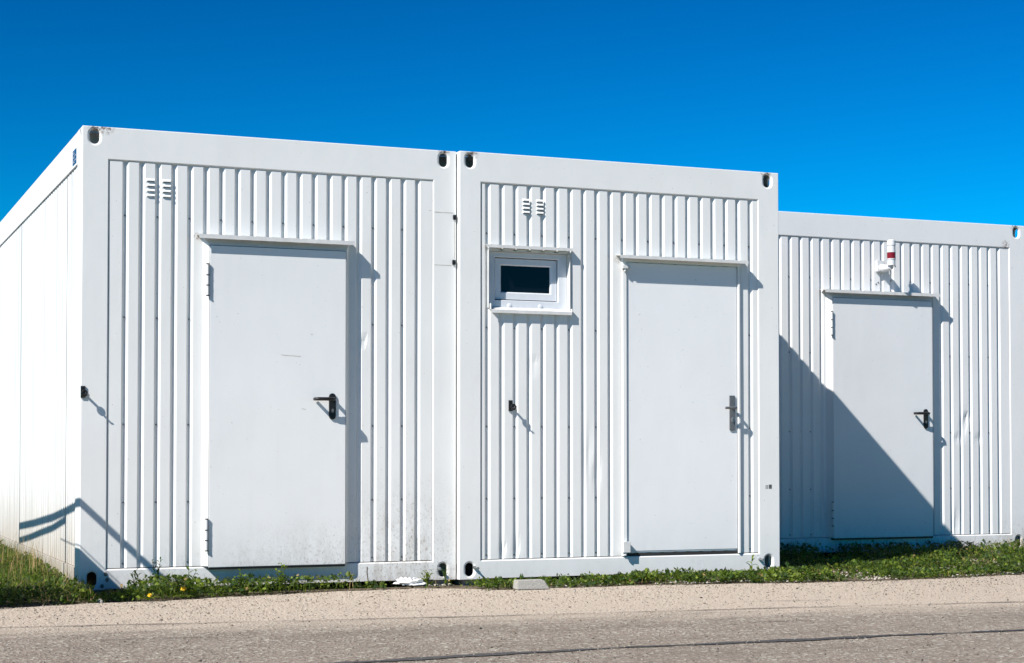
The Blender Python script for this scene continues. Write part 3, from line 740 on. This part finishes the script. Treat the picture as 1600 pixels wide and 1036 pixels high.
def mesh_np(name, V, F, mi, mats, smooth=False):
    me = bpy.data.meshes.new(name); k = F.shape[1]
    me.vertices.add(len(V)); me.vertices.foreach_set("co", V.astype(np.float32).ravel())
    me.loops.add(F.size); me.loops.foreach_set("vertex_index", F.astype(np.int32).ravel())
    me.polygons.add(len(F)); me.polygons.foreach_set("loop_start", np.arange(0, F.size, k, dtype=np.int32))
    me.polygons.foreach_set("material_index", mi.astype(np.int32))
    for m in mats: me.materials.append(m)
    me.update(); me.validate()
    o = bpy.data.objects.new(name, me); COL.objects.link(o); o["kind"] = "stuff"; return o
EX = np.array([p[0] for p in EDGE]); EY = np.array([p[1] for p in EDGE])
# loose stones: on the verge (dark specks and chips) and pale gravel between the plants
n = 14000; x = rng.uniform(-1.2, 8, n); y = np.interp(x, EX, EY)-np.where(rng.random(n) < .4, np.abs(rng.normal(0, .6, n)), rng.uniform(0, 4.6, n))
P = np.stack([x, y, np.full(n, GZ)], 1); R = rng.uniform(.0016, .0042, n)*(1+1.2*(rng.random(n) > .985))
pebbles("loose_stones", P, R, rng.choice([0, 1, 2], n, p=[.36, .46, .18]))
def vnoise(x, y, s, seed):
    g = np.random.default_rng(seed).random((64, 64)); x = x*s; y = y*s
    xi, yi = np.floor(x).astype(int), np.floor(y).astype(int); fx, fy = x-xi, y-yi; fx = fx*fx*(3-2*fx); fy = fy*fy*(3-2*fy)
    G = lambda a, b: g[a % 64, b % 64]
    return (G(xi, yi)*(1-fx)+G(xi+1, yi)*fx)*(1-fy)+(G(xi, yi+1)*(1-fx)+G(xi+1, yi+1)*fx)*fy
n = 9000; x = rng.uniform(2.2, 8.6, n); y = rng.uniform(-.85, .9, n)
ok = (y > np.interp(x, EX, EY)+.07) & (((x < 4.9) & (y < .02)) | (x >= 4.9)) & ((vnoise(x, y, 3, 4) > .45) | ((x > 4.9) & (np.abs(y+.15-.02*x) < .2)))
x, y = x[ok], y[ok]; n = len(x)
pebbles("gravel", np.stack([x, y, np.full(n, GZ)], 1), rng.uniform(.003, .012, n), rng.choice([0, 1, 2], n, p=[.72, .22, .06]))
for (px, py, r) in ((.045, -.50, .022),):
    o = pebbles("white_stone", np.array([[px, py, GZ]]), np.array([r]), np.array([0]), .9); del o["kind"]; tag(o, "pale stone at the foot of the shaded weeds near the corner", "stone")

# ------------------------------------------------------------------ vegetation
def blades(x, y, h, wid, lean, z0=GZ, mi=None):
    """bent grass blades: returns (V, F, mi) with 2 quads each"""
    n = len(x); a = rng.uniform(0, 6.28, n); t = rng.uniform(0, 6.28, n)
    dx, dy = np.cos(a), np.sin(a); lx, ly = np.cos(t)*lean*h, np.sin(t)*lean*h
    V = np.empty((n, 6, 3))
    for k, (f, ww) in enumerate(((0, 1), (.55, .8), (1, .12))):
        cx, cy, cz = x+lx*f*f, y+ly*f*f, z0+h*f*(1-.25*lean*f)
        V[:, 2*k] = np.stack([cx-dx*wid*ww/2, cy-dy*wid*ww/2, cz], 1); V[:, 2*k+1] = np.stack([cx+dx*wid*ww/2, cy+dy*wid*ww/2, cz], 1)
    F = np.array([[0, 1, 3, 2], [2, 3, 5, 4]])[None]+6*np.arange(n)[:, None, None]
    return V.reshape(-1, 3), F.reshape(-1, 4), np.repeat(mi, 2)
def leaves(x, y, z, ln, wd, mi, tilt=.6):
    """small folded leaves: diamond of two quads"""
    n = len(x); a = rng.uniform(0, 6.28, n); e = rng.normal(.15, tilt, n); roll = rng.normal(0, .5, n)
    d = np.stack([np.cos(a)*np.cos(e), np.sin(a)*np.cos(e), np.sin(e)], 1)
    s = np.stack([-np.sin(a), np.cos(a), np.zeros(n)], 1); up = np.cross(d, s)*-1
    s2 = s*np.cos(roll)[:, None]+up*np.sin(roll)[:, None]; u2 = -s*np.sin(roll)[:, None]+up*np.cos(roll)[:, None]
    C = np.stack([x, y, z], 1); L = ln[:, None]; Wd = wd[:, None]
    V = np.empty((n, 6, 3)); V[:, 0] = C; V[:, 1] = C+d*L*.45-s2*Wd*.5+u2*Wd*.18; V[:, 2] = C+d*L*.5; V[:, 3] = C+d*L*.45+s2*Wd*.5+u2*Wd*.18; V[:, 4] = C+d*L*.97-s2*Wd*.12; V[:, 5] = C+d*L*.97+s2*Wd*.12
    F = np.array([[0, 2, 4, 1], [0, 3, 5, 2], [2, 5, 4, 2]])[:2][None]+6*np.arange(n)[:, None, None]
    F = np.array([[0, 2, 4, 1], [0, 3, 5, 2]])[None]+6*np.arange(n)[:, None, None]
    return V.reshape(-1, 3), F.reshape(-1, 4), np.repeat(mi, 2)
def merge(parts):
    V, F, M_ = [], [], []; o = 0
    for v, f, m in parts: V.append(v); F.append(f+o); M_.append(m); o += len(v)
    return np.concatenate(V), np.concatenate(F), np.concatenate(M_)
def inside_boxes(x, y):
    return ((x > -.005) & (x < 2.44) & (y > -.012)) | ((x > 2.44) & (x < 4.89) & (y > -.05)) | ((x > 5.40) & (y > 1.628))
def height_at(x, y):
    """how tall the growth is, metres"""
    h = np.full_like(x, .045)
    h = np.where(x < 0, .060+.05*vnoise(x, y, 3, 9)+.035*np.clip(y, 0, 4)/4, h)
    h = np.where((x >= 0) & (x < 1.7), (.070+.05*(vnoise(x, y, 5, 19)-.3)+.025*np.exp(-((x-.5)/.25)**2))*np.clip((x-.02)/.3, .22, 1), h)
    h = np.where((x >= 1.7) & (x < 2.7), .035, h)
    h = np.where((x >= 2.7) & (x < 3.4), .022+.030*vnoise(x, y, 6, 2), h)
    h = np.where((x >= 3.4) & (x < 4.95), .026+.055*vnoise(x, y, 5, 2), h)
    h = np.where(x >= 4.95, .022+.035*vnoise(x, y, 4, 8)+.07*np.clip(y-.5, 0, 1), h)
    return h
def density_at(x, y):
    d = np.ones_like(x); e = y-np.interp(x, EX, EY)-.05*vnoise(x, y, 9, 3)
    d = np.where(e < 0, 0, np.clip(.25+e/.10, 0, 1))
    d = np.where((x > 1.62) & (x < 2.33), d*np.where(vnoise(x, y, 7, 1) > .58, .8, .10), d)
    d = np.where((x >= 2.33) & (x < 2.46), 0.03, d)
    d = np.where((x >= 2.46) & (x < 3.35), d*np.where(vnoise(x, y, 6, 5) > .42, .9, .15), d)
    d = np.where((x > 4.85) & (np.abs(y+.20-.02*x-.05*np.sin(x*3)) < .075), d*.12, d)
    d = np.where((x > 6.0) & (np.abs(y+.30-.03*x) < .16), d*.3, d)
    d = np.where(x > 4.9, d*np.where(vnoise(x, y, 4, 11) > .38, 1, .12), d)
    d = np.where((x > .02) & (x < 4.9) & (y > -.07-.05*vnoise(x, y, 8, 14)), d*.12, d)
    d = np.where((x > 3.3) & (x < 4.9), d*np.where(vnoise(x, y, 7, 15) > .28, 1, .2), d)
    d = np.where((x < 0) & (y < .5), d*np.where(vnoise(x, y, 6, 12) > .25, 1, .4), d)
    return np.where(inside_boxes(x, y), 0, d)
def scatter(n, x0, x1, y0, y1):
    x = rng.uniform(x0, x1, n); y = rng.uniform(y0, y1, n); k = rng.random(n) < density_at(x, y); return x[k], y[k]
parts_leaf, parts_blade = [], []
for (n, bx_) in ((34000, (-1.4, .0, -.85, 4.9)), (26000, (-.05, 4.95, -.9, .0)), (42000, (4.88, 9.2, -.95, 1.65))):
    x, y = scatter(n, *bx_); h = height_at(x, y); z = GZ+h*rng.random(len(x))**.75
    ln = rng.uniform(.012, .030, len(x))*(1+.7*(rng.random(len(x)) > .86)); tone = vnoise(x, y, 6, 21)
    mi = np.where(rng.random(len(x)) < .10+.28*tone, 2, np.where(rng.random(len(x)) < .5, 1, np.where(rng.random(len(x)) < .04, 3, 0)))
    parts_leaf.append(leaves(x, y, z, ln, ln*rng.uniform(.6, 1.0, len(x)), mi))
for (n, bx_, hk) in ((11000, (-1.4, .0, -.75, 4.9), 1.5), (2500, (-.05, 2.6, -.6, .0), 1.2), (1600, (2.6, 4.9, -.7, -.04), 1.0), (11000, (4.88, 9.2, -.9, 1.65), 1.4)):
    x, y = scatter(n, *bx_); h = height_at(x, y)*rng.uniform(.6, 1.25, len(x))*hk
    dry = vnoise(x, y, 3, 33) > .58; dry |= (x > 1.6) & (x < 2.5)
    mi = np.where(dry & (rng.random(len(x)) < .45), 3, rng.choice([0, 1, 2], len(x), p=[.4, .25, .35]))
    parts_blade.append(blades(x, y, h, rng.uniform(.0022, .0045, len(x)), rng.uniform(.1, .9, len(x)), GZ, mi))
V, F, mi = merge(parts_leaf); mesh_np("clover", V, F, mi, M_leaf)
V, F, mi = merge(parts_blade); mesh_np("grass", V, F, mi, M_leaf)
# dry seed stalks beside the side wall
n = 240; x = rng.uniform(-.5, -.03, n); y = np.abs(rng.normal(1.6, .8, n)); V, F, mi = blades(x, y, rng.uniform(.16, .32, n), np.full(n, .0035), rng.uniform(.05, .3, n), GZ, np.full(n, 3))
mesh_np("dry_stalks", V, F, mi, M_leaf)

def leaf_blade(mb, base, az, ln, wd, rise, droop, mi=0, lobes=0):
    """one broad leaf as a bent strip with a fold"""
    b = Vector(base); d = Vector((math.cos(az), math.sin(az), 0)); s = Vector((-d.y, d.x, 0)); K = 6; prev = None
    for k in range(K+1):
        t = k/K; p = b+d*ln*t+Vector((0, 0, rise*t-droop*t*t)); ww = wd*math.sin(math.pi*min(.98, .12+.86*t))**.8
        if lobes: ww *= .65+.45*(k % 2)
        cur = (p-s*ww/2+Vector((0, 0, ww*.2)), p, p+s*ww/2+Vector((0, 0, ww*.2)))
        if prev: mb.face((prev[0], prev[1], cur[1], cur[0]), mi); mb.face((prev[1], prev[2], cur[2], cur[1]), mi)
        prev = cur
def plant(name, loc, label, cat, stems, leaf_n, ln, wd, h, seed, tone=0, spiky=0, group=None):
    r = empty(name, loc, label, cat, group); rr = random.Random(seed)
    for s in range(stems):
        a = rr.uniform(0, 6.28); tx, ty = math.cos(a)*h*rr.uniform(0, .45), math.sin(a)*h*rr.uniform(0, .35); hh = h*rr.uniform(.6, 1) if s else h
        if not s: tx *= .2; ty *= .2
        pts = [(tx*t*t, ty*t*t, hh*t) for t in (0, .35, .7, 1)]; mb = MB(); mb.tube(pts, [.003, .0025, .002, .001], 6, 0); 
        for k in range(leaf_n):
            t = .12+.88*k/max(1, leaf_n-1); az = k*2.4+rr.uniform(-.4, .4)
            leaf_blade(mb, (tx*t*t, ty*t*t, hh*t), az, ln*rr.uniform(.7, 1.1)*(1.1-.45*t), wd*rr.uniform(.8, 1.1)*(1.1-.4*t), ln*rr.uniform(.3, .8), ln*rr.uniform(.1, .5), 0, spiky)
        mb.build("leafy_stem", M_leaf[tone], r, fixn=False)
    return r
plant("thistle_plant", (.30, -.18, GZ), "dark spiky thistle at the foot of the nearest container, closest to its corner", "weed", 4, 9, .045, .018, .15, 1, 1, 1, "weeds along the container foot")
plant("thistle_plant", (.445, -.14, GZ), "tallest spiky thistle reaching over the bottom rail before the nearest door", "weed", 3, 12, .042, .016, .215, 2, 1, 1, "weeds along the container foot")
plant("leafy_weed", (.62, -.22, GZ), "bushy green weed right of the tall thistle", "weed", 7, 7, .045, .028, .15, 3, 0, 0, "weeds along the container foot")
plant("leafy_weed", (.95, -.18, GZ), "low bushy weed below the hinge side of the nearest door", "weed", 6, 7, .04, .026, .13, 4, 0, 0, "weeds along the container foot")
plant("leafy_weed", (1.22, -.16, GZ), "upright light green weed in the shade of the nearest door sill", "weed", 4, 7, .045, .03, .17, 5, 2, 0, "weeds along the container foot")
plant("leafy_weed", (4.50, -.30, GZ), "single tall weed with long pointed leaves before the middle container's door corner", "weed", 1, 9, .085, .022, .13, 6, 2, 0, "weeds along the container foot")
plant("leafy_weed", (2.18, -.16, GZ), "bright green broad-leaved weed behind the crumpled paper", "weed", 5, 5, .05, .025, .10, 7, 2, 0, "weeds along the container foot")
plant("leafy_weed", (2.33, -.10, GZ), "thin grassy weed in front of the dirty corner slot", "weed", 5, 5, .06, .006, .12, 8, 0, 0, "weeds along the container foot")
plant("leafy_weed", (-.33, 2.7, GZ), "green weed standing against the side wall seam", "weed", 3, 8, .08, .03, .22, 9, 0, 0, "weeds along the container foot")
for i, (x, y, h) in enumerate(((3.55, -.30, .07), (3.72, -.28, .075), (4.0, -.35, .07), (4.25, -.40, .08), (4.68, -.38, .08))):
    r = empty("dock_rosette", (x, y, GZ), ("first", "second", "third", "fourth", "fifth")[i]+" broad-leaved clump counted from the concrete block, before the middle container", "weed", "broad-leaved clumps at the road edge")
    rr = random.Random(40+i); mb = MB()
    for k in range(26): leaf_blade(mb, (rr.uniform(-.06, .06), rr.uniform(-.04, .04), 0), rr.uniform(0, 6.28), rr.uniform(.05, .10), rr.uniform(.018, .032), h*rr.uniform(.6, 1.3), h*rr.uniform(.1, .7), 0)
    mb.build("foliage", M_leaf[2], r, fixn=False)
def dandelion(x, y, h, rad, label, seed):
    r = empty("dandelion", (x, y, GZ), label, "flower", "yellow dandelions before the nearest container"); rr = random.Random(seed)
    mb = MB(); mb.tube([(0, 0, 0), (.004, -.006, h*.6), (.006, -.012, h)], .002, 6); mb.build("stem", M_leaf[2], r)
    mb = MB(); c = Vector((.006, -.012, h)); n0 = Vector((-.25, -.75, .6)).normalized(); a0 = n0.orthogonal().normalized(); b0 = n0.cross(a0)
    for ring, (rl, lift, cnt) in enumerate(((1, .05, 22), (.75, .25, 18), (.45, .5, 12))):
        for k in range(cnt):
            a = 2*math.pi*k/cnt+ring*.1+rr.uniform(-.05, .05); d = a0*math.cos(a)+b0*math.sin(a); s = -a0*math.sin(a)+b0*math.cos(a); R_ = rad*rl*rr.uniform(.85, 1.1)
            p = c+n0*.002*ring; mb.face((p, p+d*R_*.6-s*.0022+n0*lift*rad*.6, p+d*R_+n0*lift*rad, p+d*R_*.6+s*.0022+n0*lift*rad*.6))
    mb.build("petals", M_yellow, r, fixn=False)
    mb = MB()
    for k in range(9): leaf_blade(mb, (0, .01, 0), rr.uniform(0, 6.28), rr.uniform(.06, .11), .018, .05, .04, 0, 1)
    mb.build("leaf_rosette", M_leaf[2], r, fixn=False)
dandelion(.535, -.44, .058, .021, "fully open yellow dandelion among the weeds, the larger of two", 1)
dandelion(.325, -.50, .030, .014, "small low yellow dandelion closer to the container corner", 2)
